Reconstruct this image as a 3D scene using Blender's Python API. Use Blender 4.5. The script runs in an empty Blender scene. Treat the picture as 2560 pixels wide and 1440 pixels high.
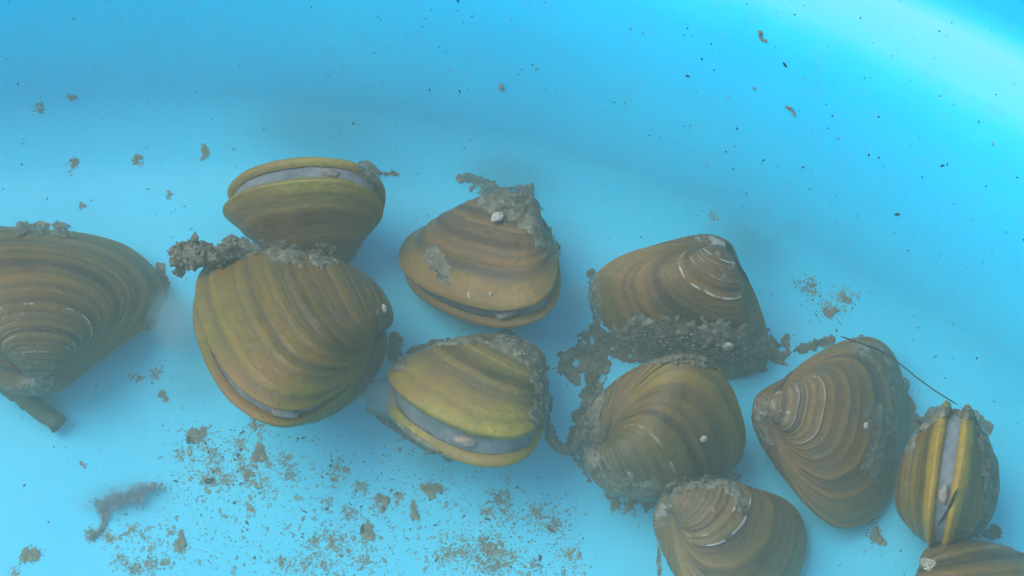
import bpy, math, random
import numpy as np
from mathutils import Vector, noise
from mathutils.bvhtree import BVHTree

SC = bpy.context.scene
COL = SC.collection
SC.unit_settings.scale_length = 0.01          # one unit is one centimetre
random.seed(7)
RS = np.random.RandomState(7)

# ------------------------------------------------------------------ camera
TILT = math.radians(28); DIST = 34.0; HALF = 9.0
TARGET = np.array([0, 0, 1.0])
FWD = np.array([0, math.sin(TILT), -math.cos(TILT)])
UPV = np.array([0, math.cos(TILT), math.sin(TILT)])
RIGHT = np.array([1.0, 0, 0])
EYE = TARGET - FWD * DIST
cam = bpy.data.cameras.new('camera')
cam_ob = bpy.data.objects.new('camera', cam)
COL.objects.link(cam_ob)
cam.sensor_width = 36.0
cam.lens = 18.0 / (HALF / DIST)
cam.clip_start = 1.0
cam.clip_end = 500.0
cam_ob.location = EYE
cam_ob.rotation_euler = (TILT, 0, 0)
SC.camera = cam_ob

# ------------------------------------------------------------------ daylight
SUN_EL = math.radians(56); SUN_AZ = math.radians(-76)
world = bpy.data.worlds.new('World'); SC.world = world
world.use_nodes = True
wn = world.node_tree
sky = wn.nodes.new('ShaderNodeTexSky')
sky.sky_type = 'NISHITA'; sky.sun_disc = False
sky.sun_elevation = SUN_EL; sky.sun_rotation = SUN_AZ
wn.links.new(sky.outputs[0], wn.nodes['Background'].inputs[0])
wn.nodes['Background'].inputs[1].default_value = 0.15
sun = bpy.data.lights.new('sun', 'SUN'); sun.energy = 1.5; sun.angle = math.radians(45); sun.color = (1, .95, .88)
sun_ob = bpy.data.objects.new('sun', sun); COL.objects.link(sun_ob)
sd = Vector((math.sin(SUN_AZ) * math.cos(SUN_EL), math.cos(SUN_AZ) * math.cos(SUN_EL), math.sin(SUN_EL)))
sun_ob.rotation_euler = sd.to_track_quat('Z', 'Y').to_euler()
sun_ob.location = sd * 60
SC.view_settings.view_transform = 'Standard'; SC.view_settings.look = 'None'
SC.view_settings.gamma = 1.0
SC.view_settings.exposure = 1.0
SC.render.filter_size = 3.6
SC.cycles.volume_bounces = 2
SC.cycles.max_bounces = 10
SC.cycles.diffuse_bounces = 5

# ------------------------------------------------------------------ helpers
def at(px, py, z):
    """point of the height z that the photograph's pixel shows"""
    r = FWD + RIGHT * ((px - 1280) / 1280 * HALF / DIST) + UPV * ((720 - py) / 1280 * HALF / DIST)
    t = (z - EYE[2]) / r[2]
    return EYE + r * t

def tag(o, label=None, cat=None, group=None, kind=None):
    if label: o['label'] = label
    if cat: o['category'] = cat
    if group: o['group'] = group
    if kind: o['kind'] = kind
    return o

def empty(name, loc):
    o = bpy.data.objects.new(name, None); COL.objects.link(o); o.location = loc
    return o

def mesh_ob(name, verts, faces, mat, parent=None, smooth=True, loc=None, attrs=None):
    me = bpy.data.meshes.new(name)
    me.from_pydata([tuple(v) for v in verts], [], [tuple(f) for f in faces])
    me.update()
    if smooth:
        me.polygons.foreach_set('use_smooth', [True] * len(me.polygons))
    for k, a in (attrs or {}).items():
        at_ = me.attributes.new(k, 'FLOAT', 'POINT'); at_.data.foreach_set('value', np.asarray(a, dtype=np.float32))
    me.materials.append(mat)
    o = bpy.data.objects.new(name, me); COL.objects.link(o)
    if parent: o.parent = parent
    if loc is not None: o.location = loc
    return o

def rotv(v):
    v = np.asarray(v, float); a = np.linalg.norm(v); u = v / a
    K = np.array([[0, -u[2], u[1]], [u[2], 0, -u[0]], [-u[1], u[0], 0]])
    return np.eye(3) + math.sin(a) * K + (1 - math.cos(a)) * K @ K

def nodes(name):
    m = bpy.data.materials.new(name); m.use_nodes = True
    nt = m.node_tree; b = nt.nodes['Principled BSDF']
    return m, nt, b

def N(nt, t, **kw):
    n = nt.nodes.new(t)
    for k, v in kw.items():
        if k.startswith('_'):
            setattr(n, k[1:], v)
        else:
            n.inputs[k.replace('__', ' ')].default_value = v
    return n

def ramp(nt, src, stops, interp='LINEAR'):
    r = nt.nodes.new('ShaderNodeValToRGB'); r.color_ramp.interpolation = interp
    e = r.color_ramp.elements
    while len(e) < len(stops): e.new(0.5)
    for el, (p, c) in zip(e, stops):
        el.position = p; el.color = c if len(c) == 4 else (*c, 1)
    nt.links.new(src, r.inputs[0])
    return r.outputs[0]

def g1(v): return (v, v, v, 1)

def mixc(nt, fac, a, b, blend='MIX'):
    m = nt.nodes.new('ShaderNodeMix'); m.data_type = 'RGBA'; m.blend_type = blend
    for sock, v in ((m.inputs[0], fac), (m.inputs[6], a), (m.inputs[7], b)):
        if hasattr(v, 'links'): nt.links.new(v, sock)
        elif isinstance(v, (int, float)): sock.default_value = v
        else: sock.default_value = (*v, 1) if len(v) == 3 else v
    return m.outputs[2]

def math_(nt, op, a, b=0.0, clamp=False):
    m = nt.nodes.new('ShaderNodeMath'); m.operation = op; m.use_clamp = clamp
    for sock, v in ((m.inputs[0], a), (m.inputs[1], b)):
        if hasattr(v, 'links'): nt.links.new(v, sock)
        else: sock.default_value = v
    return m.outputs[0]

def noise_tex(nt, vec, scale, detail=4, rough=.55, dist=0.0):
    n = nt.nodes.new('ShaderNodeTexNoise'); n.inputs['Scale'].default_value = scale
    n.inputs['Detail'].default_value = detail; n.inputs['Roughness'].default_value = rough
    n.inputs['Distortion'].default_value = dist
    if vec is not None: nt.links.new(vec, n.inputs['Vector'])
    return n.outputs['Fac']

# ------------------------------------------------------------------ materials
def plastic_material():
    m, nt, b = nodes('blue plastic')
    tc = nt.nodes.new('ShaderNodeTexCoord').outputs['Object']
    n1 = noise_tex(nt, tc, .35, 4)
    n2 = noise_tex(nt, tc, 2.6, 5, .6)
    c = ramp(nt, n1, [(.3, (.028, .475, .68)), (.7, (.034, .51, .70))])
    film = ramp(nt, n2, [(.48, g1(0)), (.80, g1(.26))])
    c = mixc(nt, film, c, (.10, .34, .46))
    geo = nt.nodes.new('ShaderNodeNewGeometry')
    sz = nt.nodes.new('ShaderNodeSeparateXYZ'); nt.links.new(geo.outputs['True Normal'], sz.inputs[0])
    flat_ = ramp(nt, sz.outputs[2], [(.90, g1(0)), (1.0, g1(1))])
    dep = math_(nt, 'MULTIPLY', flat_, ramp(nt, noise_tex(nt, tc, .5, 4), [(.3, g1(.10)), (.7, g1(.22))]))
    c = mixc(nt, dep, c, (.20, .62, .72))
    # faint scuffs in the plastic
    mp = nt.nodes.new('ShaderNodeMapping'); nt.links.new(tc, mp.inputs[0]); mp.inputs['Scale'].default_value = (.7, 3.2, 1.2); mp.inputs['Rotation'].default_value = (0, 0, .35)
    sc_ = ramp(nt, noise_tex(nt, mp.outputs[0], 1.1, 5, .7, .6), [(.60, g1(0)), (.70, g1(.20)), (.74, g1(0))])
    c = mixc(nt, sc_, c, (.12, .50, .66))
    # bright glow along the step, painted into the colour as a pale band
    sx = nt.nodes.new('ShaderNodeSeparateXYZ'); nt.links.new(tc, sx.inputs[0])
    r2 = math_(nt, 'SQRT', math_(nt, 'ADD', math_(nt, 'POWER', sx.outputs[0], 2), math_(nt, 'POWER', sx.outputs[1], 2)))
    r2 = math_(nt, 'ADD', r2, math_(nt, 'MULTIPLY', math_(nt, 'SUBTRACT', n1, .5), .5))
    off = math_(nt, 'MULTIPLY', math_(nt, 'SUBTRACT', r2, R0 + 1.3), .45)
    step_glow = ramp(nt, off, [(.28, g1(0)), (.58, g1(.22)), (.78, g1(.30)), (.93, g1(0))])
    c = mixc(nt, step_glow, c, (.38, .54, .62))
    nt.links.new(c, b.inputs['Base Color'])
    b.inputs['Roughness'].default_value = .45
    b.inputs['Specular IOR Level'].default_value = .18
    return m

def shell_material(name, seed, lip, body, umbo, mud, white, mudamt):
    """concentric growth bands: the attribute growth runs 0 at the margin to 1 at the umbo"""
    m, nt, b = nodes(name)
    tc = nt.nodes.new('ShaderNodeTexCoord').outputs['Object']
    mp = nt.nodes.new('ShaderNodeMapping'); mp.inputs['Location'].default_value = (seed * 3.1, seed * 1.7, seed)
    nt.links.new(tc, mp.inputs[0]); tc = mp.outputs[0]
    at_ = nt.nodes.new('ShaderNodeAttribute'); at_.attribute_name = 'growth'; g = at_.outputs['Fac']
    ar = nt.nodes.new('ShaderNodeAttribute'); ar.attribute_name = 'ridge'; rd = ar.outputs['Fac']
    wob = noise_tex(nt, tc, 1.3, 3)
    gw = math_(nt, 'ADD', g, math_(nt, 'MULTIPLY', math_(nt, 'SUBTRACT', wob, .5), .14))
    base = ramp(nt, gw, [(0.0, lip), (.045, lip), (.10, body), (.42, tuple(.5 * (x + y) for x, y in zip(body, umbo))), (.75, umbo), (1, umbo)])
    # bands of older and younger growth, told by a one-dimensional noise along the growth axis
    nb = nt.nodes.new('ShaderNodeTexNoise'); nb.noise_dimensions = '1D'
    gg = math_(nt, 'ADD', g, math_(nt, 'MULTIPLY', wob, .02))
    nt.links.new(math_(nt, 'ADD', gg, seed * 7.3), nb.inputs['W']); nb.inputs['Scale'].default_value = 15; nb.inputs['Detail'].default_value = 3
    bands = ramp(nt, nb.outputs['Fac'], [(.36, (.42, .39, .36)), (.48, (1, 1, 1)), (.64, (1.5, 1.36, .92))])
    ah = nt.nodes.new('ShaderNodeAttribute'); ah.attribute_name = 'hinge'; hg = ah.outputs['Fac']
    far_ = math_(nt, 'SUBTRACT', 1.0, hg)
    c = mixc(nt, math_(nt, 'MULTIPLY', far_, .85), base, bands, 'MULTIPLY')
    # mottled skin, thicker and thinner from place to place
    mot = ramp(nt, noise_tex(nt, tc, 2.7, 6, .7, .4), [(.30, (.62, .66, .72)), (.52, (1, 1, 1)), (.72, (1.28, 1.14, .92))])
    c = mixc(nt, .5, c, mot, 'MULTIPLY')
    mo2 = ramp(nt, noise_tex(nt, tc, 8, 4, .7), [(.34, (.76, .78, .80)), (.66, (1.2, 1.18, 1.1))])
    c = mixc(nt, .7, c, mo2, 'MULTIPLY')
    # rusty patches
    rp = ramp(nt, noise_tex(nt, tc, .75, 3), [(.44, g1(0)), (.66, g1(.72))])
    c = mixc(nt, rp, c, (.175, .092, .018))
    # furrows between the ridges are darker
    fur = ramp(nt, rd, [(0.0, g1(.40)), (.26, g1(0))])
    c = mixc(nt, fur, c, (.035, .033, .022))
    # silt film
    fm = noise_tex(nt, tc, 1.7, 6, .65)
    far = math_(nt, 'ADD', math_(nt, 'ADD', fm, math_(nt, 'MULTIPLY', g, .14)), math_(nt, 'MULTIPLY', hg, .12))
    film = ramp(nt, far, [(.60 - mudamt, g1(0)), (.82 - mudamt, g1(.6))])
    c = mixc(nt, film, c, mud)
    sp = ramp(nt, noise_tex(nt, tc, 12, 3, .6), [(.60, g1(0)), (.72, g1(.45))])
    c = mixc(nt, sp, c, (.05, .05, .035))
    # worn pale crests near the umbo
    brk = noise_tex(nt, tc, 3.2, 3, .6)
    crest = ramp(nt, rd, [(.68, g1(0)), (.90, g1(1))])
    rng = ramp(nt, gw, [(.18, g1(0)), (.34, g1(.75)), (.55, g1(1)), (.95, g1(.9))])
    br = ramp(nt, brk, [(.58 - .12 * white, g1(0)), (.68 - .12 * white, g1(1))])
    w = math_(nt, 'MULTIPLY', math_(nt, 'MULTIPLY', crest, rng), br)
    w = math_(nt, 'MULTIPLY', w, min(1, .55 + .4 * white))
    c = mixc(nt, w, c, (.52, .53, .48))
    er = math_(nt, 'ADD', noise_tex(nt, tc, 5.5, 5, .75), math_(nt, 'MULTIPLY', g, .30 * min(1, white)))
    er = ramp(nt, er, [(.74, g1(0)), (.84, g1(.55 * min(1, white)))])
    c = mixc(nt, er, c, (.36, .37, .35))
    nt.links.new(c, b.inputs['Base Color'])
    rg = ramp(nt, fm, [(.3, g1(.34)), (.7, g1(.62))])
    nt.links.new(rg, b.inputs['Roughness'])
    b.inputs['Specular IOR Level'].default_value = .35
    bm = nt.nodes.new('ShaderNodeBump'); bm.inputs['Strength'].default_value = .55; bm.inputs['Distance'].default_value = .05
    fine = nt.nodes.new('ShaderNodeTexNoise'); fine.noise_dimensions = '1D'
    nt.links.new(gg, fine.inputs['W']); fine.inputs['Scale'].default_value = 150; fine.inputs['Detail'].default_value = 2
    hs = math_(nt, 'ADD', math_(nt, 'MULTIPLY', fine.outputs['Fac'], .3), noise_tex(nt, tc, 9, 5, .65))
    nt.links.new(hs, bm.inputs['Height']); nt.links.new(bm.outputs[0], b.inputs['Normal'])
    return m

def grain_material(name, c0, c1, c2, scale=6.0, rough=.85, bump=0.0):
    m, nt, b = nodes(name)
    tc = nt.nodes.new('ShaderNodeTexCoord').outputs['Object']
    f = noise_tex(nt, tc, scale, 5, .75)
    if bump:
        bm = nt.nodes.new('ShaderNodeBump'); bm.inputs['Strength'].default_value = bump; bm.inputs['Distance'].default_value = .04
        nt.links.new(noise_tex(nt, tc, scale * 2.2, 4, .7), bm.inputs['Height']); nt.links.new(bm.outputs[0], b.inputs['Normal'])
    c = ramp(nt, f, [(.30, c0), (.50, c1), (.70, c2)])
    nt.links.new(c, b.inputs['Base Color'])
    b.inputs['Roughness'].default_value = rough
    b.inputs['Specular IOR Level'].default_value = .2
    return m

def volume_material(name, color, density, aniso=0.0):
    m = bpy.data.materials.new(name); m.use_nodes = True; nt = m.node_tree
    nt.nodes.remove(nt.nodes['Principled BSDF'])
    v = nt.nodes.new('ShaderNodeVolumePrincipled')
    v.inputs['Color'].default_value = (*color, 1); v.inputs['Density'].default_value = density
    v.inputs['Anisotropy'].default_value = aniso
    nt.links.new(v.outputs[0], nt.nodes['Material Output'].inputs['Volume'])
    return m

MUD = grain_material('grey green silt', (.045, .047, .032), (.125, .120, .078), (.26, .24, .16), 6, .9, 1.0)
SPECK = grain_material('olive brown silt flecks', (.17, .18, .11), (.30, .285, .165), (.42, .37, .23), 2.2)
SPECK.node_tree.nodes['Principled BSDF'].inputs['Alpha'].default_value = .38
DARK = grain_material('dark plant bits', (.010, .014, .012), (.025, .03, .025), (.05, .05, .04), 4)
PALE = grain_material('pale grit', (.16, .165, .12), (.33, .32, .25), (.46, .44, .35), 9, .7, .5)
MANTLE = grain_material('grey mantle flesh', (.075, .095, .098), (.13, .15, .15), (.20, .205, .20), 2.2, .5)
SIPHON = grain_material('cream siphon flesh', (.13, .12, .10), (.22, .185, .14), (.30, .24, .18), 5, .5)
FOOT = grain_material('pale translucent flesh', (.13, .16, .165), (.19, .215, .21), (.26, .27, .25), 1.6, .5)
FOOT.node_tree.nodes['Principled BSDF'].inputs['Alpha'].default_value = .34
LIGAMENT = grain_material('brown ligament', (.035, .025, .015), (.06, .04, .02), (.09, .06, .03), 6, .6)
TWIGM = grain_material('dark green stalk', (.020, .035, .022), (.045, .06, .035), (.08, .09, .05), 3)
FLESH = grain_material('grey pink flesh', (.10, .10, .11), (.20, .17, .18), (.32, .26, .26), 4)

# ------------------------------------------------------------------ the tub
CX, CY, R0 = -6.69, -19.94, 23.67
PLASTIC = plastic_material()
def lathe(name, prof, mat, parent=None, seg=256, close=False):
    v, f = [], []
    for r, z in prof:
        for i in range(seg):
            a = 2 * math.pi * i / seg
            v.append((r * math.cos(a), r * math.sin(a), z))
    m = len(prof)
    for j in range(m - 1):
        for i in range(seg):
            k = (i + 1) % seg
            f.append((j * seg + i, j * seg + k, (j + 1) * seg + k, (j + 1) * seg + i))
    if close:
        v.append((0, 0, prof[0][1])); v.append((0, 0, prof[-1][1]))
        a, b = len(v) - 2, len(v) - 1
        for i in range(seg):
            k = (i + 1) % seg
            f.append((a, k, i)); f.append((b, (m - 1) * seg + i, (m - 1) * seg + k))
    else:
        v.append((0, 0, prof[0][1])); a = len(v) - 1
        for i in range(seg): f.append((a, i, (i + 1) % seg))
    return mesh_ob(name, v, f, mat, parent)

def fillet(cx, cz, r, a0, a1, n):
    return [(cx + r * math.cos(math.radians(a0 + (a1 - a0) * i / n)), cz + r * math.sin(math.radians(a0 + (a1 - a0) * i / n))) for i in range(n + 1)]

WALL_TOP = 4.55
prof = [(6, 0), (14, 0), (20, 0), (R0 - 1.6, 0)]
prof += fillet(R0 - 1.3, 1.7, 1.7, -86, -13, 12)                       # rounded foot of the wall
prof += [(R0 + 1.0, 3.0), (R0 + 1.6, 4.1)]
prof += [(R0 + 1.86, 4.42), (R0 + 2.18, 4.60), (R0 + 2.5, 4.70)]       # step
prof += [(R0 + 2.8, 4.77), (R0 + 3.1, 4.82), (R0 + 3.32, 4.92), (R0 + 3.46, 5.15)]
prof += [(R0 + 3.6, 6.2), (R0 + 3.8, 7.2)]
tub = empty('plastic_tub', (CX, CY, 0))
tag(tub, 'round bright blue plastic tub with a stepped wall holding the clams and cloudy water', 'tub')
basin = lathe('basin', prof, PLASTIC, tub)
rim_prof = [(R0 + 3.803, 7.2), (R0 + 3.95, 7.45), (R0 + 4.35, 7.55), (R0 + 4.8, 7.4), (R0 + 4.9, 6.9)]
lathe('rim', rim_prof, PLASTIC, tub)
# the lathe closes each profile with a fan; a rim needs none
for o in tub.children:
    if o.name.startswith('rim'):
        me = o.data
        import bmesh
        bm = bmesh.new(); bm.from_mesh(me); bm.verts.ensure_lookup_table()
        bmesh.ops.delete(bm, geom=[bm.verts[len(bm.verts) - 1]], context='VERTS'); bm.to_mesh(me); bm.free()

# cloudy water: an even, closed body of volume from just under the tub's skin to the water line
wprof = [(10, -.06), (R0 - 1.6, -.06)] + fillet(R0 - 1.3, 1.7, 1.76, -86, -13, 10) + [(R0 + 1.06, 3.0), (R0 + 1.65, 4.1)]
HAZE = volume_material('cloudy water', (.74, .88, .74), .066, .2)
haze = lathe('haze', wprof, HAZE, None, 128, True)
haze.location = (CX, CY, 0)
tag(haze, 'cloudy grey blue water filling the tub over the clams', 'water', kind='stuff')

# ------------------------------------------------------------------ clams
OUT = np.array([(0, 0), (0.25, 0.045), (0.55, 0.19), (0.84, 0.42), (1.0, 0.64), (0.95, 0.82), (0.68, 0.95), (0.32, 1.0), (-.05, 1.0), (-.4, .97), (-.74, .88), (-.95, .72), (-1, .55), (-.85, .33), (-.55, .14), (-.25, .03)])
def outline(n):
    m = len(OUT); out = []
    for i in range(n):
        u = i / n * m; k = int(u) % m; f = u - int(u)
        p0, p1, p2, p3 = OUT[k - 1], OUT[k], OUT[(k + 1) % m], OUT[(k + 2) % m]
        out.append(.5 * ((2 * p1) + (-p0 + p2) * f + (2 * p0 - 5 * p1 + 4 * p2 - p3) * f * f + (-p0 + 3 * p1 - 3 * p2 + p3) * f ** 3))
    return np.array(out)

NC, NR = 112, 220
PHI = 2.7
OL = outline(NC)
def valve_rows(LH, k, gape, ph, infl=1.0):
    x = OL[:, 0] * LH / 2; y = OL[:, 1]
    ph = np.asarray(ph)[:, None]; s = np.exp(-k * ph)
    X = x * s; Y = -y * np.cos(ph) * s; Z = y * np.sin(ph) * s
    c, sn = math.cos(gape), math.sin(gape)
    return np.stack([X, Y * c + Z * sn, -Y * sn + Z * c], -1)

def make_valve(LH, k, gape, side, R, sc, mat, parent, rs, nring, amp):
    # ridge profile along the growth axis: crests at uneven steps, each steep on its ventral side
    ph = PHI * (np.linspace(0, 1, NR) ** 1.12)
    P = valve_rows(LH, k, gape, ph)
    steps = rs.uniform(.5, 1.7, nring); pos = np.cumsum(steps); pos = pos / pos[-1]
    height = rs.uniform(.35, 1.0, nring + 1)
    th = np.arange(NC) / NC
    w1, w2 = rs.uniform(0, 6.28, 2)
    wob = .002 * np.sin(2 * math.pi * th * 3 + w1) + .0012 * np.sin(2 * math.pi * th * 7 + w2)
    g = (ph / PHI)[:, None] + wob[None]
    edges = np.concatenate([[-.01], pos])
    idx = np.clip(np.searchsorted(edges, g) - 1, 0, nring - 1)
    fr = np.clip((g - edges[idx]) / (edges[idx + 1] - edges[idx]), 0, 1)
    prof_ = np.where(fr < .2, fr / .2, (1 - (fr - .2) / .8) ** 1.6)
    prof_ = prof_ * height[idx]
    # normals of the smooth valve
    du = np.roll(P, -1, 1) - np.roll(P, 1, 1); dv = np.gradient(P, axis=0)
    n = np.cross(du, dv); n /= np.maximum(np.linalg.norm(n, axis=2, keepdims=True), 1e-9)
    ctr = np.array([0, -.45, .0])
    if ((P[20:60] - ctr) * n[20:60]).sum() < 0: n = -n
    s = np.exp(-k * ph)[:, None]
    lowf = np.array([[noise.noise(Vector((3 * a[0] + seed_off(rs0 := 0), 3 * a[1], 3 * a[2] + side))) for a in row] for row in P[::6, ::4]])
    lowf = np.repeat(np.repeat(lowf, 6, 0)[:NR], 4, 1)[:, :NC]
    for _ in range(4):
        lowf = (lowf + np.roll(lowf, 1, 1) + np.roll(lowf, -1, 1) + np.vstack([lowf[:1], lowf[:-1]]) + np.vstack([lowf[1:], lowf[-1:]])) / 5
    away = np.clip((OL[:, 1] - .06) / .40, 0, 1); away = away * away * (3 - 2 * away)
    amp_t = amp * (.05 + .95 * away)[None]
    disp = (prof_ * amp_t * (s ** .8) + .012 * lowf * np.minimum(1, s * 1.5))
    disp[0] *= .3
    P = P + n * disp[..., None]
    # lip: the margin turns in towards the other valve, then down to the mantle
    rim0 = P[0]; cen = np.array([0, -.5, 0])
    half = np.array([1, 1, .70])
    r1 = (cen * .010 + rim0 * .990) * np.array([1, 1, .88])
    r2 = (cen * .028 + rim0 * .972) * half
    r3 = (cen * .090 + rim0 * .910) * np.array([1, 1, .62])
    P = np.concatenate([r3[None], r2[None], r1[None], P], 0)
    grow = np.concatenate([np.zeros((3, NC)), np.clip(g, 0, 1)], 0)
    rid = np.concatenate([np.full((3, NC), .45), .45 + (prof_ - .45) * away[None]], 0)
    hng = np.tile(1 - away, (NR + 3, 1))
    rows = NR + 3
    tip = P[-1].mean(0)
    V = np.concatenate([P.reshape(-1, 3), tip[None]], 0) * sc
    V[:, 2] *= side
    V = V @ R.T
    F = []
    for j in range(rows - 1):
        for i in range(NC):
            k2 = (i + 1) % NC
            q = (j * NC + i, j * NC + k2, (j + 1) * NC + k2, (j + 1) * NC + i)
            F.append(q if side < 0 else q[::-1])
    last = (rows - 1) * NC; t = rows * NC
    for i in range(NC):
        q = (last + i, last + (i + 1) % NC, t)
        F.append(q if side < 0 else q[::-1])
    return mesh_ob('valve', V, F, mat, parent, attrs={'growth': np.append(grow.ravel(), 1), 'ridge': np.append(rid.ravel(), .3), 'hinge': np.append(hng.ravel(), .5)})

def seed_off(_): return CUR_SEED * 5.7

def tube(path, radii, seg=10, close=True, jit=0.0, rs=RS):
    path = np.asarray(path, float); n = len(path)
    V, F = [], []
    ref = np.array([0.13, 0.21, .97])
    for i in range(n):
        t = path[min(i + 1, n - 1)] - path[max(i - 1, 0)]; t = t / (np.linalg.norm(t) + 1e-9)
        a = np.cross(t, ref); a /= np.linalg.norm(a) + 1e-9; b = np.cross(t, a)
        for j in range(seg):
            an = 2 * math.pi * j / seg
            V.append(path[i] + (a * math.cos(an) + b * math.sin(an)) * radii[i] * (1 + jit * rs.uniform(-1, 1)))
    for i in range(n - 1):
        for j in range(seg):
            k = (j + 1) % seg
            F.append((i * seg + j, i * seg + k, (i + 1) * seg + k, (i + 1) * seg + j))
    if close:
        V.append(path[0]); V.append(path[-1]); a, b = len(V) - 2, len(V) - 1
        for j in range(seg):
            k = (j + 1) % seg
            F.append((a, k, j)); F.append((b, (n - 1) * seg + j, (n - 1) * seg + k))
    return V, F

def smooth_path(pts, n):
    pts = np.asarray(pts, float); m = len(pts)
    out = []
    for i in range(n):
        u = i / (n - 1) * (m - 1); k = min(int(u), m - 2); f = u - k
        p0, p1, p2, p3 = pts[max(k - 1, 0)], pts[k], pts[k + 1], pts[min(k + 2, m - 1)]
        out.append(.5 * ((2 * p1) + (-p0 + p2) * f + (2 * p0 - 5 * p1 + 4 * p2 - p3) * f * f + (-p0 + 3 * p1 - 3 * p2 + p3) * f ** 3))
    return np.array(out)

# pose of each shell: rotation vector, hinge pixel, height, length/height, whorl rate, half gape
FITS = {
    1: (-0.3983, -0.2528, -2.9355, 94.4613, 928.2118, 3.1043, 1.4518, 0.9689, 0.0000),
    2: (0.4876, 1.8300, -2.2233, 845.1803, 622.4864, 2.1977, 1.3288, 1.0506, 0.1156),
    3: (-0.5366, -0.0994, -1.2044, 927.9905, 816.1304, 3.0452, 1.4204, 0.8726, 0.0399),
    4: (1.6288, 2.8463, 4.4722, 1322.3319, 535.3001, 2.4614, 1.4003, 1.0502, 0.1124),
    5: (-0.5976, -0.1904, -0.7584, 1323.4637, 934.3048, 2.6096, 1.2152, 1.0508, 0.1389),
    6: (0.9768, 0.1587, -0.4049, 1794.7377, 624.9517, 2.3551, 1.4210, 1.0500, -0.0000),
    7: (0.7694, -1.0176, 1.7380, 1519.2244, 1124.5517, 2.3354, 1.1591, 0.6197, 0.0301),
    8: (0.5603, 0.2008, 1.4332, 1927.7046, 1022.1157, 2.7159, 1.2324, 1.0501, 0.0303),
    9: (-1.4481, -1.1265, 0.9694, 2360.8018, 1272.8292, 2.1832, 1.0972, 0.8896, 0.0872),
    10: (0.2700, 0.3652, 1.0692, 1693.1528, 1266.1332, 2.3938, 1.0986, 0.8333, 0.0000),
    11: (-0.8399, 0.4471, 0.5239, 2327.4478, 1437.6096, 2.5574, 1.4202, 1.0506, 0.0301),
}

def proj(P):
    q = np.asarray(P) - EYE; d = q @ FWD
    return np.stack([1280 + 1280 * (q @ RIGHT) / d * DIST / HALF, 720 - 1280 * (q @ UPV) / d * DIST / HALF], -1)

OLIVE = (.160, .140, .024); BROWN = (.102, .078, .026); GREY = (.085, .082, .060); MUDC = (.080, .078, .048)
CLAMS = {
    1: dict(label='largest olive brown clam, cut off by the left edge above a dark stalk', lip=(0.114, 0.092, 0.015), body=(0.131, 0.085, 0.016), umbo=(0.073, 0.063, 0.029), white=.9, mud=.02, rings=23),
    2: dict(label='rearmost clam by the wall, standing edge up with grey slit and yellow lip', lip=OLIVE, body=(0.114, 0.075, 0.013), umbo=(0.073, 0.054, 0.016), white=.1, mud=.02, sip=(832, 438), rings=15),
    3: dict(close=1.7, label='big rounded olive clam under the rearmost clam, white scratches upper right', lip=(0.142, 0.108, 0.013), body=(0.115, 0.081, 0.012), umbo=(0.063, 0.054, 0.022), white=.75, mud=.05, sip=(712, 1036), rings=20),
    4: dict(close=.78, label='reddish brown clam with silt tuft on its beak and dark smudge on its side', lip=(0.119, 0.080, 0.015), body=(0.121, 0.065, 0.010), umbo=(0.069, 0.054, 0.022), white=.1, mud=.03, sip=(1270, 785), rings=14),
    5: dict(foot=[(1060, 1035, .95, .22), (1005, 1008, .85, .33), (960, 990, .75, .34), (925, 985, .65, .24), (902, 988, .6, .06)], close=.9, label='yellow green gaping clam with a wide grey slit, lowest of the middle pair', lip=(0.189, 0.163, 0.023), body=(0.119, 0.098, 0.020), umbo=(0.069, 0.058, 0.020), white=.1, mud=.03, sip=(1165, 1100), rings=13),
    6: dict(label='clam with white ringed beak at its top, lower edge buried in silt belt', lip=(0.119, 0.092, 0.020), body=(0.107, 0.066, 0.014), umbo=(0.086, 0.068, 0.032), white=1.0, mud=.02, rings=23),
    7: dict(label='round olive clam directly below the silt belt, muddy beak at its lower left', lip=(0.147, 0.116, 0.020), body=(0.110, 0.075, 0.016), umbo=(0.069, 0.060, 0.025), white=.6, mud=.05, rings=20),
    8: dict(label='brown clam with white rings round its left side beak, tied by a hair', lip=(0.104, 0.072, 0.015), body=(0.150, 0.082, 0.013), umbo=(0.086, 0.066, 0.031), white=1.15, mud=.03, rings=23),
    9: dict(label='small clam seen edge on, grey slit between two yellow lips', lip=(0.189, 0.136, 0.013), body=(0.110, 0.078, 0.016), umbo=(0.077, 0.061, 0.022), white=.05, mud=.03, sip=(2356, 1240), rings=12),
    10: dict(label='clam cut off by the bottom edge, white ridges upper left, pale grit on top', lip=(0.142, 0.116, 0.023), body=(0.133, 0.088, 0.019), umbo=(0.081, 0.065, 0.029), white=.9, mud=.04, rings=20),
    11: dict(label='clam mostly outside the bottom right corner, only its domed top showing', lip=(0.114, 0.080, 0.017), body=(0.102, 0.066, 0.015), umbo=(0.081, 0.065, 0.029), white=.8, mud=.02, rings=20),
}
LIFT = {}
clam_obs = []
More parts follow.
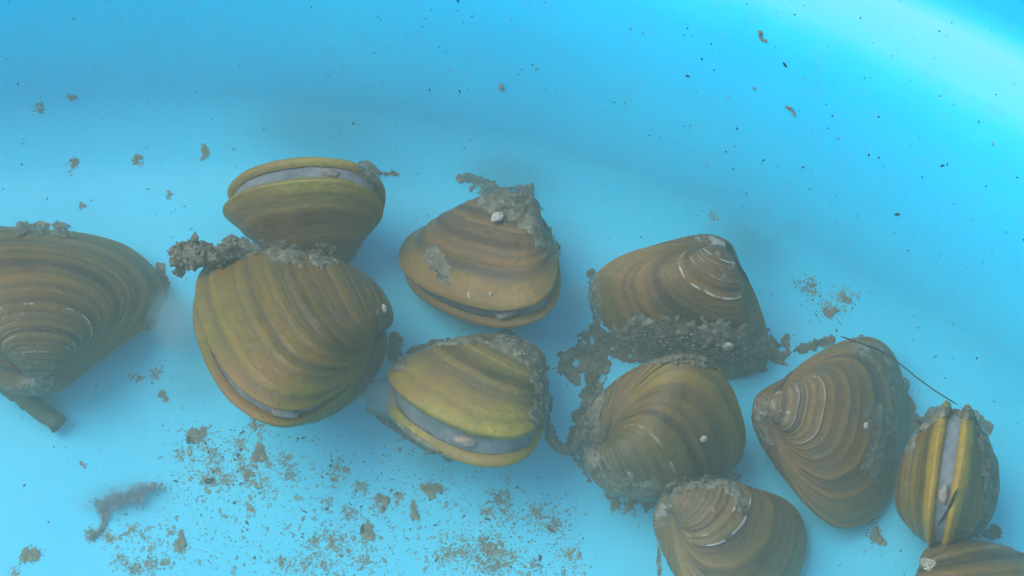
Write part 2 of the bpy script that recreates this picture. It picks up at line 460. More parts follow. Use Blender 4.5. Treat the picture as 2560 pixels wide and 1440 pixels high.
for ci, c in CLAMS.items():
    CUR_SEED = ci
    p = FITS[ci]
    R = rotv(p[:3]); sc, LH, k, gape = p[5], p[6], p[7], max(p[8], .012) * c.get('close', 1)
    coarse = valve_rows(LH, k, gape, np.linspace(0, PHI, 24)).reshape(-1, 3)
    allp = np.concatenate([coarse, coarse * np.array([1, 1, -1])]) * sc @ R.T
    z0 = -allp[:, 2].min() + LIFT.get(ci, 0)
    base = at(p[3], p[4], z0)
    root = empty('clam', base)
    tag(root, c['label'], 'clam', 'clams resting on the tub floor')
    rs = np.random.RandomState(40 + ci)
    mat = shell_material('clam shell', ci, c['lip'], c['body'], c['umbo'], MUDC, c['white'], c['mud'])
    for side in (1, -1):
        make_valve(LH, k, gape, side, R, sc, mat, root, rs, c['rings'] + 2, .0150)
    # mantle: soft band that closes the gap between the two margins
    A = valve_rows(LH, k, gape, [0.03])[0]
    cen = np.array([0, -.5, 0])
    rows = []
    fr_ = np.array([noise.noise(Vector((i * .45, ci * 3.0, 0))) for i in range(NC)])
    for t, shrink in ((-.68, .942), (-.50, .955), (-.18, .948), (.18, .948), (.50, .955), (.68, .942)):
        q = cen * (1 - shrink) + A * (shrink + .010 * fr_[:, None] * (1 if t > 0 else -1))
        q = q.copy(); q[:, 2] = A[:, 2] * t * (1 + .12 * fr_)
        rows.append(q)
    V = np.concatenate(rows) * sc @ R.T
    F = [(j * NC + i, j * NC + (i + 1) % NC, (j + 1) * NC + (i + 1) % NC, (j + 1) * NC + i) for j in range(5) for i in range(NC)]
    mesh_ob('mantle', V, F, MANTLE, root)
    if 'sip' in c:
        mid = (rows[2] + rows[3]) / 2 * sc @ R.T
        d = np.linalg.norm(proj(mid + base) - np.array(c['sip']), axis=1); i0 = int(d.argmin())
        outw = (A[i0] * np.array([1, 1, 0]) - cen); outw /= np.linalg.norm(outw)
        tang = np.array([-outw[1], outw[0], 0])
        hw = max(A[i0, 2], .02)
        c0 = (cen * .050 + A[i0] * np.array([1, 1, 0]) * .950)
        rr = min(hw * .5, .034)
        th_ = np.linspace(0, 2 * math.pi, 20, endpoint=False)
        V, F = [], []
        for q, (w_, h_) in enumerate(((1.15, -.01), (1.0, .02), (.72, .035), (.45, .038), (.22, .036))):
            for t in th_:
                wv = 1 + .12 * math.sin(3 * t + ci) + .06 * math.sin(7 * t)
                V.append(c0 + tang * math.cos(t) * rr * 2.1 * w_ * wv + np.array([0, 0, 1.0]) * math.sin(t) * rr * w_ * wv + outw * h_)
        for q in range(4):
            for j in range(20):
                F.append((q * 20 + j, q * 20 + (j + 1) % 20, q * 20 + 20 + (j + 1) % 20, q * 20 + 20 + j))
        F.append(tuple(range(80, 100)))
        mesh_ob('siphon', np.array(V) * sc @ R.T, F, SIPHON, root)
    if 'foot' in c:
        pth = smooth_path([at(*q[:3]) - base for q in c['foot']], 24); rr = np.interp(np.linspace(0, 1, 24), np.linspace(0, 1, len(c['foot'])), [q[3] for q in c['foot']])
        V, F = tube(pth, rr, 24, True, 0)
        V = [v + .05 * np.array([noise.noise(Vector(v * 2.2)), noise.noise(Vector(v * 2.2 + 7)), noise.noise(Vector(v * 2.2 + 13))]) for v in V]
        mesh_ob('foot', V, F, FOOT, root)
    # ligament on the hinge behind the beaks
    pts = np.array([(.03, -.01, 0), (.09, -.03, 0), (.16, -.08, 0), (.23, -.145, 0)]) * np.array([LH, 1, 1])
    V, F = tube(smooth_path(pts, 10) * sc @ R.T, np.array([.3, .8, 1, 1, 1, 1, .9, .8, .6, .2]) * .022 * sc, 10, True, .05, rs)
    mesh_ob('ligament', V, F, LIGAMENT, root)
    clam_obs.append(root)

# ------------------------------------------------------------------ what the silt lies on
bpy.context.view_layer.update()
bv, bf, owner = [], [], []
for root in clam_obs + [tub]:
    for o in root.children:
        if o.name.startswith(('valve', 'mantle', 'basin')):
            off = len(bv)
            mw = o.matrix_world
            bv += [mw @ v.co for v in o.data.vertices]
            bf += [tuple(off + i for i in pl.vertices) for pl in o.data.polygons]
TREE = BVHTree.FromPolygons(bv, bf)
def surf(px, py):
    r = FWD + RIGHT * ((px - 1280) / 1280 * HALF / DIST) + UPV * ((720 - py) / 1280 * HALF / DIST)
    r = r / np.linalg.norm(r)
    loc, nor, _i, _d = TREE.ray_cast(Vector(EYE), Vector(r))
    if loc is None: return None, None
    if nor.dot(Vector(r)) > 0: nor = -nor
    return np.array(loc), np.array(nor)

# twenty-sided grain, twisted out of shape each time
t_ = (1 + 5 ** .5) / 2
ICO_V = np.array([(-1, t_, 0), (1, t_, 0), (-1, -t_, 0), (1, -t_, 0), (0, -1, t_), (0, 1, t_), (0, -1, -t_), (0, 1, -t_), (t_, 0, -1), (t_, 0, 1), (-t_, 0, -1), (-t_, 0, 1)], float) / math.sqrt(1 + t_ * t_)
ICO_F = [(0, 11, 5), (0, 5, 1), (0, 1, 7), (0, 7, 10), (0, 10, 11), (1, 5, 9), (5, 11, 4), (11, 10, 2), (10, 7, 6), (7, 1, 8), (3, 9, 4), (3, 4, 2), (3, 2, 6), (3, 6, 8), (3, 8, 9), (4, 9, 5), (2, 4, 11), (6, 2, 10), (8, 6, 7), (9, 8, 1)]
def grain(loc, nor, size, flat, rs, stretch=1.0, jag=.45):
    v = ICO_V * (1 + rs.uniform(-jag, jag, (12, 1)))
    v = v @ rotv(rs.randn(3)).T
    n = np.asarray(nor); a = np.cross(n, rs.randn(3)); a /= np.linalg.norm(a); b = np.cross(n, a)
    v = v * np.array([size * stretch, size / stretch ** .5, size * flat])
    return loc + v[:, :1] * a + v[:, 1:2] * b + v[:, 2:] * n

class Heap:
    def __init__(self): self.v, self.f = [], []
    def add(self, v):
        off = len(self.v); self.v += [tuple(x) for x in v]; self.f += [(a + off, b + off, c + off) for a, b, c in ICO_F]
    def build(self, name, mat, smooth=True):
        V = np.array(self.v); o = V.mean(0); o[2] = V[:, 2].min()
        return mesh_ob(name, V - o, self.f, mat, None, smooth, o)

def fbm(x, y, z):
    return noise.noise(Vector((x, y, z))) + .55 * noise.noise(Vector((x * 2.3, y * 2.3, z + 4))) + .35 * noise.noise(Vector((x * 5.1, y * 5.1, z + 9)))

def drape(h, path, width, thick, rs, whole=False):
    """a ragged sheet of silt lying over whatever is under a pixel path"""
    st = 4.0
    lo = path.min(0) - width * 2.2; hi = path.max(0) + width * 2.2
    nx, ny = int((hi[0] - lo[0]) / st) + 1, int((hi[1] - lo[1]) / st) + 1
    A_, B_ = path[:-1], path[1:]; D_ = B_ - A_; L2 = np.maximum((D_ ** 2).sum(1), 1e-6)
    idx = {}; off = len(h.v); sd = rs.uniform(0, 50)
    for j in range(ny):
        for i in range(nx):
            p = lo + np.array([i, j]) * st
            t = np.clip(((p - A_) * D_).sum(1) / L2, 0, 1)
            d = np.linalg.norm(p - (A_ + D_ * t[:, None]), axis=1).min()
            e = 1 - (d / (1.5 * width)) ** 2 + 1.1 * fbm(p[0] * .032, p[1] * .032, sd) - .16
            if e < -.12: continue
            loc, nor = surf(*p)
            if loc is None: continue
            view = EYE - loc; view /= np.linalg.norm(view)
            up = thick * (min(1.0, max(e, -.1) * 1.3) * (.55 + .5 * fbm(p[0] * .06, p[1] * .06, sd + 20)) + .10 * noise.noise(Vector((p[0] * .2, p[1] * .2, sd))))
            if e < .05: up = min(up, .0) - .012
            idx[(i, j)] = len(h.v)
            h.v.append(tuple(loc + (nor * .5 + view * .5) * up))
    for (i, j), a in idx.items():
        q = [a, idx.get((i + 1, j)), idx.get((i + 1, j + 1)), idx.get((i, j + 1))]
        if None in q: continue
        P = np.array([h.v[k] for k in q])
        if max(np.linalg.norm(P[0] - P[2]), np.linalg.norm(P[1] - P[3])) > .55: continue
        h.f.append((q[0], q[3], q[2], q[1]))
    if whole and h.f:                       # one clump: keep the largest connected patch
        par = list(range(len(h.v)))
        def find(a):
            while par[a] != a:
                par[a] = par[par[a]]; a = par[a]
            return a
        for f in h.f:
            for k in f[1:]: par[find(k)] = find(f[0])
        cnt = {}
        for f in h.f: cnt[find(f[0])] = cnt.get(find(f[0]), 0) + 1
        best = max(cnt.values())
        keep = [f for f in h.f if cnt[find(f[0])] > .14 * best]
        used = sorted({k for f in keep for k in f}); mp = {k: i for i, k in enumerate(used)}
        h.v = [h.v[k] for k in used]; h.f = [tuple(mp[k] for k in f) for f in keep]

def silt(path, width, n, size, thick, label, name='silt_clump', mat=None, cat='silt clump', flat=.6, seed=0, floor=True, kind=None):
    """crumbs of silt caught on what lies along a pixel path"""
    rs = np.random.RandomState(900 + seed)
    if any(w in label for w in ('film', 'dusting', 'fringe', 'edging', 'loose', 'crust', 'streak', 'smudge', 'grit')): kind = 'stuff'
    path = np.asarray(path, float); h = Heap(); drape(h, path, width, min(thick, .15) * .68, rs, kind is None)
    base_ = np.array(h.v)
    seg = np.linalg.norm(np.diff(path, axis=0), axis=1); cum = np.concatenate([[0], np.cumsum(seg)])
    knots = rs.uniform(0, cum[-1], max(4, n // 22)); kw = rs.uniform(-.6, .6, (len(knots), 2))
    tries = 0; placed = 0
    n = int(n * .5)
    while placed < n and tries < n * 4:
        tries += 1
        i = rs.randint(len(knots)); u = np.clip(knots[i] + rs.randn() * width * .45, 0, cum[-1])
        p = np.array([np.interp(u, cum, path[:, 0]), np.interp(u, cum, path[:, 1])]) + kw[i] * width + rs.randn(2) * width * .28
        loc, nor = surf(*p)
        if loc is None: continue
        if not floor and loc[2] < .12: continue
        if kind is None and len(base_) and np.abs(base_ - loc).sum(1).min() > .22: continue
        view = EYE - loc; view /= np.linalg.norm(view)
        lift = thick * abs(rs.randn()) * .6
        sz = size * .23 * min(2.2, math.exp(rs.randn() * .7))
        h.add(grain(loc + nor * lift * .5 + view * lift * .5, nor, sz, rs.uniform(flat * .6, min(1, flat * 1.5)), rs, rs.uniform(1, 1.6)))
        placed += 1
    o = h.build(name, mat or MUD)
    return tag(o, label, cat, kind=kind)

silt([(50, 574), (100, 566), (178, 578)], 14, 90, .055, .16, 'crumbly silt on the top edge of the clam cut off by the left edge', seed=1)
silt([(580, 612), (660, 625), (740, 636), (830, 640)], 20, 260, .055, .12, 'dark silt wedged in the gap between the rearmost clam and the big olive clam', seed=2, flat=.5)
silt([(945, 432), (990, 434)], 7, 40, .045, .12, 'small silt tuft at the right tip of the rearmost clam', seed=3)
silt([(915, 425), (940, 460), (930, 450)], 16, 60, .03, .04, 'thin silt dusting on the right end of the rearmost clam', seed=33)
silt([(1215, 480), (1250, 510), (1290, 520), (1310, 490)], 26, 230, .055, .22, 'thick silt tuft over the beak of the reddish brown clam', seed=4)
silt([(1310, 540), (1350, 580), (1370, 610)], 22, 110, .04, .05, 'silt film down the right shoulder of the reddish brown clam', seed=5)
silt([(1085, 640), (1100, 670), (1110, 690)], 18, 80, .04, .05, 'dark silt smudge on the left flank of the reddish brown clam', seed=6)
silt([(985, 850), (985, 880), (1000, 905)], 15, 130, .06, .25, 'dark silt lump at the left corner of the yellow green gaping clam', seed=7)
silt([(1020, 880), (1090, 858), (1160, 850), (1250, 860)], 8, 90, .035, .08, 'silt fringe along the top edge of the yellow green gaping clam', seed=8)
silt([(1260, 850), (1310, 880), (1345, 920), (1355, 990), (1352, 1050)], 18, 260, .05, .10, 'silt crust down the right side of the yellow green gaping clam', seed=9)
silt([(925, 1028), (980, 1060), (1040, 1100), (1120, 1150)], 9, 80, .045, .07, 'silt edging along the lower lip of the yellow green gaping clam', seed=10)
silt([(1440, 905), (1500, 850), (1600, 838), (1700, 845), (1800, 850), (1925, 872)], 33, 900, .065, .30, 'broad belt of grey silt across the lower edge of the white ringed clam', seed=11)
silt([(1560, 880), (1650, 885), (1760, 890), (1850, 905), (1890, 900)], 22, 480, .060, .22, 'lower ragged edge of silt spilling onto the round olive clam', seed=12)
silt([(1515, 880), (1492, 930), (1474, 1000), (1462, 1070), (1440, 1112)], 22, 420, .06, .25, 'upright strip of silt down the left side of the round olive clam', seed=13)
silt([(1465, 1120), (1490, 1170), (1550, 1215), (1620, 1235)], 28, 300, .035, .04, 'silt crust round the muddy beak of the round olive clam', seed=14)
silt([(1660, 1240), (1720, 1205), (1790, 1205), (1835, 1200)], 14, 200, .05, .12, 'silt caught where the round olive clam meets the clam below it', seed=15)
silt([(1820, 1205), (1845, 1240), (1860, 1280)], 12, 100, .045, .08, 'silt streak running down the top of the clam cut off by the bottom edge', seed=16)
silt([(1650, 1330), (1646, 1400), (1646, 1436)], 5, 50, .035, .03, 'silt fringe on the left edge of the clam cut off by the bottom edge', seed=17)
silt([(1905, 880), (1960, 890), (2010, 868), (2075, 850)], 11, 130, .05, .15, 'ragged silt strand reaching from the silt belt to the ringed brown clam', seed=18)
silt([(2150, 860), (2205, 890), (2245, 960), (2270, 1040), (2275, 1110)], 18, 200, .04, .06, 'silt crust along the right edge of the ringed brown clam', seed=19)
silt([(2200, 1040), (2215, 1100), (2200, 1170)], 30, 110, .028, .02, 'silt dusting on the right half of the ringed brown clam', seed=34)
silt([(1890, 1050), (1905, 1085), (1915, 1110)], 14, 90, .04, .05, 'silt below the pale beak of the ringed brown clam', seed=20)
silt([(2300, 1065), (2340, 1035), (2390, 1025), (2440, 1040), (2465, 1070)], 13, 240, .05, .12, 'silt cap on the upper end of the small edge on clam', seed=21)
silt([(2460, 1080), (2470, 1150), (2478, 1250), (2460, 1325)], 13, 170, .045, .08, 'silt down the right side of the small edge on clam', seed=22)
silt([(2410, 1330), (2450, 1335), (2480, 1330)], 16, 100, .04, .08, 'silt in the gap between the small edge on clam and the corner clam', seed=23)
silt([(2296, 1056), (2306, 1060)], 7, 24, .05, .15, 'little black silt lump beside the upper end of the small edge on clam', seed=24, mat=DARK)
silt([(2310, 1405), (2330, 1410), (2320, 1420)], 8, 36, .04, .03, 'pale grit on the beak of the corner clam', name='grit_patch', mat=PALE, cat='grit', seed=25)
silt([(400, 670), (415, 715), (385, 790), (375, 815)], 10, 90, .045, .08, 'silt fringe on the right tip of the clam cut off by the left edge', seed=26)
silt([(1480, 690), (1485, 740), (1500, 800)], 12, 130, .04, .06, 'silt on the left tip of the white ringed clam', seed=27)
silt([(1150, 445), (1200, 452), (1230, 462)], 10, 45, .035, .05, 'loose silt on the tub behind the reddish brown clam', seed=28)
silt([(950, 775), (962, 800), (955, 850)], 10, 90, .04, .05, 'silt at the right beak of the big olive clam', seed=29)

def clump_along(name, pts, rad, n, size, mat, label, cat, seed, z=None):
    """a free lump of silt built along a path in space"""
    rs = np.random.RandomState(seed); h = Heap()
    path = smooth_path(pts, 70)
    prof_ = [rad * (1.15 - .3 * i / 69) * min(1, (i + 1.5) / 8, (71 - i) / 8) ** .6 for i in range(70)]
    V, F = tube(path, prof_, 40, True, 0)
    V = np.array(V); C_ = np.repeat(path, 40, 0)
    for i in range(len(C_)):
        v = V[i]; k = 1 + .55 * fbm(v[0] * 3.2 + seed, v[1] * 3.2, v[2] * 3.2) + .22 * noise.noise(Vector(v * 14))
        V[i] = C_[i] + (v - C_[i]) * max(.25, k)
    h.v = [tuple(v) for v in V]; h.f = list(F)
    for _ in range(n):
        v = V[rs.randint(len(C_))]
        h.add(grain(v, rs.randn(3), size * .4 * min(2.2, math.exp(rs.randn() * .7)), .55, rs, rs.uniform(1, 1.6)))
    return tag(h.build(name, mat), label, cat)

clump_along('silt_clump', [at(445, 655, 1.5), at(470, 630, 1.7), at(530, 640, 1.8), at(600, 628, 1.7)], .19, 420, .06, MUD,
            'stubby dark silt lump sticking out left of the gap below the rearmost clam', 'silt clump', 31)
clump_along('silt_clump', [at(440, 668, 1.4), at(462, 680, 1.35)], .08, 60, .045, MUD, 'pointed silt drip under the stubby dark silt lump', 'silt clump', 32)

# ------------------------------------------------------------------ single things
def strand(name, px, rad, mat, label, cat, z=None, lift=.03, n=40, jit=.1, taper=True, seg=8):
    pts = []
    for q in px:
        if len(q) == 3: pts.append(at(*q))
        else:
            loc, nor = surf(*q); pts.append(loc + nor * (rad + lift))
    path = smooth_path(pts, n)
    rad_ = [rad * (min(1, (i + 2) / 6, (n - i + 1) / 6) if taper else 1) for i in range(n)]
    org = path[0].copy()
    V, F = tube(path - org, rad_, seg, True, jit)
    return tag(mesh_ob(name, V, F, mat, None, True, org), label, cat)

strand('plant_stalk', [(-60, 905, .35), (10, 958, .33), (80, 1010, .28), (148, 1062, .2)], .165, TWIGM, 'thick dark green stalk poking out below the clam cut off by the left edge', 'plant stalk', jit=.12, taper=False, n=24, seg=12)
strand('curled_stem', [(1378, 1062, .5), (1376, 1090, .45), (1400, 1118, .4), (1432, 1120, .4), (1452, 1085, .6), (1458, 1040, .7)], .095, MUD, 'curled silty stem left of the round olive clam', 'plant stem', jit=.3, n=40)
strand('hair', [(2100, 840, 2.1), (2150, 858, 1.95), (2215, 885, 1.75), (2300, 950, 1.9), (2350, 985, 2.1), (2395, 1012, 2.2)], .012, DARK, 'long dark hair running between the ringed brown clam and the small edge on clam', 'hair', jit=.05, n=60, seg=5)
strand('hair', [(2393, 1222), (2385, 1250), (2368, 1278), (2346, 1308)], .02, DARK, 'short black hair lying across the small edge on clam', 'hair', jit=.3, n=30, seg=6)
strand('silt_thread', [(1272, 1165), (1270, 1200), (1266, 1240), (1268, 1270)], .022, SPECK, 'thin silt thread hanging below the yellow green gaping clam', 'silt thread', jit=.4, n=30, seg=6)

def pebble_or_glint(px, py, size, label, mat=PALE, flat=.7, stretch=1.2, name='pale_grain_or_glint', cat='sand grain', lift=None):
    rs = np.random.RandomState(int(px + py))
    loc, nor = surf(px, py)
    v = []
    import bmesh
    bm = bmesh.new(); bmesh.ops.create_icosphere(bm, subdivisions=3, radius=1)
    off = Vector(rs.uniform(-9, 9, 3)); a = rs.uniform(0, 6.28)
    for q in bm.verts:
        q.co *= 1 + .28 * noise.noise(q.co * 1.3 + off) + .1 * noise.noise(q.co * 3.5 + off)
        q.co = Vector((q.co.x * stretch, q.co.y, q.co.z * flat)) * size
    me = bpy.data.meshes.new(name); bm.to_mesh(me); bm.free()
    me.polygons.foreach_set('use_smooth', [True] * len(me.polygons)); me.materials.append(mat)
    o = bpy.data.objects.new(name, me); COL.objects.link(o)
    o.location = loc + nor * size * flat * .7 + (EYE - loc) / np.linalg.norm(EYE - loc) * (.10 if 'silt' in label or 'on top' in label else .0)
    o.rotation_euler = (Vector(nor).to_track_quat('Z', 'Y')).to_euler()
    return tag(o, label, cat)

pebble_or_glint(1818, 862, 0.085, 'pale cream grain in the belt of silt under the white ringed clam')
pebble_or_glint(1245, 546, 0.102, 'pale grain in the silt tuft on the reddish brown clam', flat=.6)
pebble_or_glint(1826, 1192, 0.085, 'white grain on top of the clam cut off by the bottom edge')
pebble_or_glint(1757, 1095, 0.055, 'small white grain on the flank of the round olive clam')
pebble_or_glint(957, 772, 0.064, 'pale grain beside the beak of the big olive clam')
pebble_or_glint(2163, 1064, 0.051, 'tiny pale grain on the ringed brown clam')
pebble_or_glint(1227, 735, 0.030, 'small painted highlight on the lower flank of the reddish brown clam')  # a highlight on the shell, modelled as a pale bead
pebble_or_glint(1172, 738, 0.022, 'painted highlight streak near the lip of the reddish brown clam', flat=.4, stretch=2.6)  # highlight streak on the shell, modelled as a stretched pale bead

# ------------------------------------------------------------------ specks and flakes
rs = np.random.RandomState(5)
CL = [(975, 30, 50), (1060, 120, 40), (1280, 120, 40), (880, 110, 30), (1040, 250, 50), (1120, 240, 40), (1200, 180, 30), (1400, 140, 40), (1430, 210, 40), (1650, 180, 40), (1700, 190, 20), (1640, 240, 30), (1770, 280, 40), (1880, 370, 50), (1960, 330, 30), (2120, 280, 50), (1610, 350, 40), (1720, 400, 40), (1810, 490, 50), (1540, 550, 50), (1640, 540, 40), (1790, 630, 40), (1500, 650, 80), (1400, 650, 40), (1600, 670, 50), (2300, 600, 60), (2420, 570, 60), (2200, 600, 80), (2400, 680, 60), (2500, 640, 60), (2390, 400, 30), (2500, 410, 60), (2040, 400, 20), (170, 600, 40), (75, 690, 30), (460, 500, 40), (540, 530, 40), (590, 640, 40), (680, 680, 30), (735, 660, 40), (820, 640, 20), (890, 570, 40), (650, 480, 40), (840, 490, 20), (1230, 380, 20), (1000, 150, 160), (1250, 220, 150), (700, 620, 160), (1700, 560, 180), (2350, 560, 160)]
CLUSTERS = [(x * .5078, 1080 + y * .5078, r * .5078) for x, y, r in CL]
CLUSTERS += [(340, 405, 12), (185, 412, 14), (420, 490, 10), (640, 1055, 25), (500, 1090, 25), (600, 1110, 30), (2080, 765, 40), (2020, 720, 30), (2110, 740, 30), (2190, 1340, 25), (2180, 1300, 20), (1560, 1265, 25), (1540, 1265, 12), (1350, 1290, 40), (1240, 1390, 50), (1420, 1400, 50), (345, 945, 15), (385, 930, 18), (95, 270, 18), (1785, 540, 15), (1230, 1380, 40), (1390, 1310, 50), (1240, 1250, 40), (1330, 1420, 40)]
spk, drk = Heap(), Heap()
def speck(px, py, size, heap, flat=.35):
    loc, nor = surf(px, py)
    if loc is None: return
    if (abs(nor[2]) < .9 and np.hypot(loc[0] - CX, loc[1] - CY) < R0 - 1.3): return        # only on the tub
    if loc[2] > .3 and np.hypot(loc[0] - CX, loc[1] - CY) < R0 - 1.6: return
    heap.add(grain(loc + nor * size * .2, nor, size, flat, rs, rs.uniform(1, 2.0)))
for x, y, r in CLUSTERS:
    n = int(12 + r * 2.9)
    for _ in range(n):
        px, py = np.array([x, y]) + rs.randn(2) * r * .55
        speck(px, py, .0105 * math.exp(rs.randn() * .5), spk if rs.rand() < .95 else drk)
    for _ in range(max(1, int(r * .12))):
        px, py = np.array([x, y]) + rs.randn(2) * r * .35
        for _k in range(rs.randint(6, 16)):
            speck(px + rs.randn() * 5, py + rs.randn() * 5, .0125 * math.exp(rs.randn() * .45), spk, .3)
for _ in range(330):
    px, py = rs.uniform(0, 2560), rs.uniform(0, 1440) ** 1.0
    speck(px, py, .0125 * math.exp(rs.randn() * .35), drk if rs.rand() < .4 else spk)
for _ in range(900):
    px, py = rs.uniform(0, 2560), rs.uniform(0, 1440)
    speck(px, py, .009 * math.exp(rs.randn() * .5), drk if rs.rand() < .45 else spk)
for _ in range(2400):
    px, py = 380 + 1000 * rs.beta(1.4, 1.5), 1060 + 380 * rs.beta(1.5, 1.2)
    speck(px, py, .010 * math.exp(rs.randn() * .5), drk if rs.rand() < .1 else spk)
tag(spk.build('sediment', SPECK), 'olive brown silt specks scattered over the blue tub', 'sediment', kind='stuff')
tag(drk.build('dark_sediment', DARK), 'tiny dark specks scattered over the blue tub', 'sediment', kind='stuff')

def flake(px, py, ln, wd, ang, label, mat=SPECK, group=None, seed=0):
    """a ragged flake a few millimetres long made of fused crumbs"""
    rs2 = np.random.RandomState(int(px * 3 + py)); h = Heap()
    d = np.array([math.cos(ang), -math.sin(ang)]); e = np.array([-d[1], d[0]])
    n = max(16, int(ln * wd / 5.5))
    for _ in range(n):
        u = rs2.uniform(-1, 1); w = rs2.uniform(-1, 1) * (1 - .7 * abs(u))
        q = np.array([px, py]) + d * u * ln / 2 + e * (w * wd / 2 + .25 * wd * math.sin(3 * u + px))
        loc, nor = surf(*q)
        if loc is None: continue
        h.add(grain(loc + nor * .02, nor, .0115 * math.exp(rs2.randn() * .5) * max(.85, min(1.3, wd / 16)), .4, rs2, 1.3))
    return tag(h.build('silt_flake', mat), label, 'silt flake', group)
FL = [
    (511, 380, 40, 18, 1.4, 'curled brown flake on the tub behind and left of the rearmost clam'),
    (343, 396, 22, 18, .5, 'roundish brown flake on the tub wall foot left of the rearmost clam'),
    (186, 408, 26, 16, .8, 'brown flake with a black dot beside it at the upper left'),
    (1978, 276, 34, 10, -.8, 'thin slanting flake on the blue wall above the white ringed clam'),
    (1905, 92, 30, 10, -1.0, 'thin flake on the blue wall near the top edge'),
    (1254, 214, 14, 10, 1.5, 'single amber fleck on the blue wall above the reddish brown clam'),
    (2075, 780, 30, 24, .2, 'brown flake on the tub floor above the ringed brown clam'),
    (408, 994, 26, 18, -.4, 'grey brown flake right of the dark green stalk'),
    (208, 1162, 16, 16, 0, 'round brown flake between the stalk and the pinkish shred'),
    (1080, 1225, 34, 44, 1.2, 'brown flake on the floor below the yellow green gaping clam'),
    (1035, 1285, 14, 40, .1, 'upright narrow flake on the floor below the yellow green gaping clam'),
    (490, 1085, 40, 32, .7, 'large ragged flake on the floor below left of the big olive clam'),
    (645, 1135, 28, 42, .1, 'tall ragged flake on the floor below the big olive clam'),
    (1538, 1260, 14, 24, .1, 'left brown flake of the pair just below the round olive clam'),
    (1573, 1262, 20, 20, .3, 'right brown flake of the pair just below the round olive clam'),
    (920, 1330, 36, 36, .8, 'pale brown flake cluster low in the middle of the floor'),
    (450, 1355, 22, 44, 0, 'upright ragged flake at the bottom right of the pinkish shred'),
    (2195, 1345, 46, 20, -1.0, 'slanting flake on the floor between the ringed brown and corner clams'),
    (2118, 448 + 300, 20, 16, .3, 'small flake on the floor above the hair'),
    (206, 515, 16, 16, .3, 'small brown flake above the clam cut off by the left edge'),
    (178, 242, 24, 14, -.4, 'faint brown flake on the blue wall at the upper left'),
    (75, 1390, 44, 36, .6, 'ragged flake near the bottom left corner of the floor'),
    (955, 1250, 30, 30, .5, 'brown flake in the middle of the silty floor'),
    (620, 1190, 26, 22, .5, 'brown flake right of centre among the floor silt below the big olive clam'),
]
for a in FL: flake(*a[:5], a[5])

# pinkish shred of tissue lying on the floor at the lower left
shred = empty('tissue_shred', at(265, 1270, 0))
tag(shred, 'soft grey pink shred of tissue with thin tail on the lower left floor', 'tissue shred')
b0 = np.array(shred.location)
SHREDM = grain_material('grey pink flesh', (.14, .15, .16), (.26, .24, .25), (.42, .36, .36), 5)
SHREDM.node_tree.nodes['Principled BSDF'].inputs['Alpha'].default_value = .26
def wisp(name, pts, widths, n, size, seed):
    rs2 = np.random.RandomState(seed); h = Heap(); path = smooth_path(pts, 60)
    for _ in range(n):
        u = rs2.beta(1.0, 1.3); i = int(u * 59); w = np.interp(u, np.linspace(0, 1, len(widths)), widths)
        c = path[i] - b0 + rs2.randn(3) * np.array([w, w, .03]) * .5
        c[2] = max(c[2], .015)
        h.add(grain(c, np.array([0, 0, 1.0]) + rs2.randn(3) * .3, size * math.exp(rs2.randn() * .5), .3, rs2, rs2.uniform(1, 2.2)))
    return mesh_ob(name, h.v, h.f, SHREDM, shred)
wisp('lobe', [at(246, 1272, .1), at(275, 1252, .15), at(320, 1240, .15), at(360, 1225, .15), at(410, 1208, .12)], [.13, .16, .13, .10, .04], 190, .032, 3)
wisp('tail', [at(258, 1265, .08), at(262, 1292, .06), at(250, 1325, .05), at(222, 1352, .04)], [.12, .05, .04, .07], 120, .022, 4)

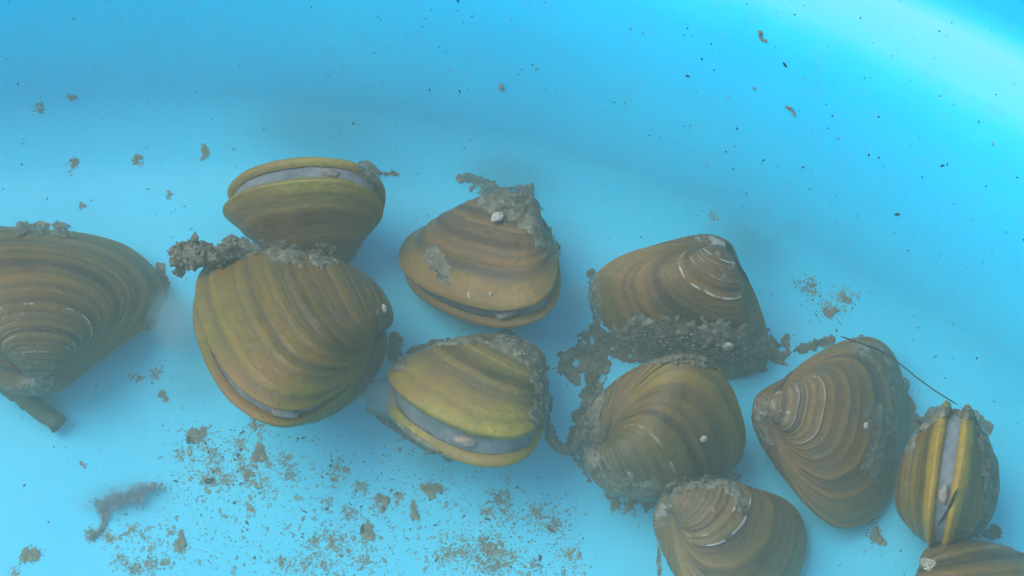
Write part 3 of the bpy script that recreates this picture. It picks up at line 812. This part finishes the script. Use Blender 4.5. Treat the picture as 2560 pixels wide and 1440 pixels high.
# ------------------------------------------------------------------ milky clouds, and dark clouds added as shade
def cloud_material(name, color, density):
    """a volume that thins out from the middle of its own body to its skin"""
    m = volume_material(name, color, density)
    nt = m.node_tree; v = [n for n in nt.nodes if n.type == 'PRINCIPLED_VOLUME'][0]
    tc = nt.nodes.new('ShaderNodeTexCoord').outputs['Object']
    ln = nt.nodes.new('ShaderNodeVectorMath'); ln.operation = 'LENGTH'; nt.links.new(tc, ln.inputs[0])
    nz = noise_tex(nt, tc, 1.6, 3)
    d = math_(nt, 'ADD', ln.outputs['Value'], math_(nt, 'MULTIPLY', math_(nt, 'SUBTRACT', nz, .5), .5))
    f = nt.nodes.new('ShaderNodeMapRange'); f.interpolation_type = 'SMOOTHSTEP'
    nt.links.new(d, f.inputs[0]); f.inputs[1].default_value = .95; f.inputs[2].default_value = .1
    f.inputs[3].default_value = 0; f.inputs[4].default_value = density
    nt.links.new(f.outputs[0], v.inputs['Density'])
    return m
MILK = cloud_material('milky mucus', (.46, .72, .76), 1.9)
SHADE = cloud_material('added shade cloud', (.12, .40, .46), .62)  # dark volume added to deepen the shade behind and beside the clams
SMOKE = cloud_material('grey mucus', (.28, .45, .50), 2.2)
def cloud(px, py, z, rx, ry, rz, ang, label, mat=MILK, name='mucus_cloud', cat='mucus'):
    import bmesh
    bm = bmesh.new(); bmesh.ops.create_icosphere(bm, subdivisions=3, radius=1)
    me = bpy.data.meshes.new(name); bm.to_mesh(me); bm.free(); me.materials.append(mat)
    o = bpy.data.objects.new(name, me); COL.objects.link(o)
    o.location = at(px, py, z); o.rotation_euler = (0, 0, ang); o.scale = (rx, ry, rz)
    return tag(o, label, cat, kind='stuff')
cloud(432, 800, .6, .62, .85, .6, .3, 'milky mucus cloud between the left edge clam and the big olive clam')
cloud(940, 985, .6, .6, .45, .5, .2, 'milky mucus cloud at the open end of the yellow green gaping clam')
cloud(1440, 740, .5, .5, .42, .45, 0, 'milky mucus cloud at the left tip of the white ringed clam')
cloud(300, 1240, .22, 1.15, .42, .22, .2, 'grey mucus cloud round the pinkish shred', SMOKE)
cloud(770, 325, 1.6, 2.0, .75, .9, 0, 'added shade cloud between the rearmost clam and the wall', SHADE, 'shade_cloud', 'added shade cloud')
cloud(1250, 430, .9, 1.4, .6, .7, -.1, 'added shade cloud behind the reddish brown clam', SHADE, 'shade_cloud', 'added shade cloud')
cloud(1860, 600, 1.0, 1.2, .6, .8, -.5, 'added shade cloud behind the white ringed clam', SHADE, 'shade_cloud', 'added shade cloud')
cloud(470, 940, .4, .9, .7, .4, .5, 'added shade cloud left of the big olive clam', SHADE, 'shade_cloud', 'added shade cloud')
cloud(1060, 1160, .3, .9, .45, .35, -.3, 'added shade cloud below the yellow green gaping clam', SHADE, 'shade_cloud', 'added shade cloud')
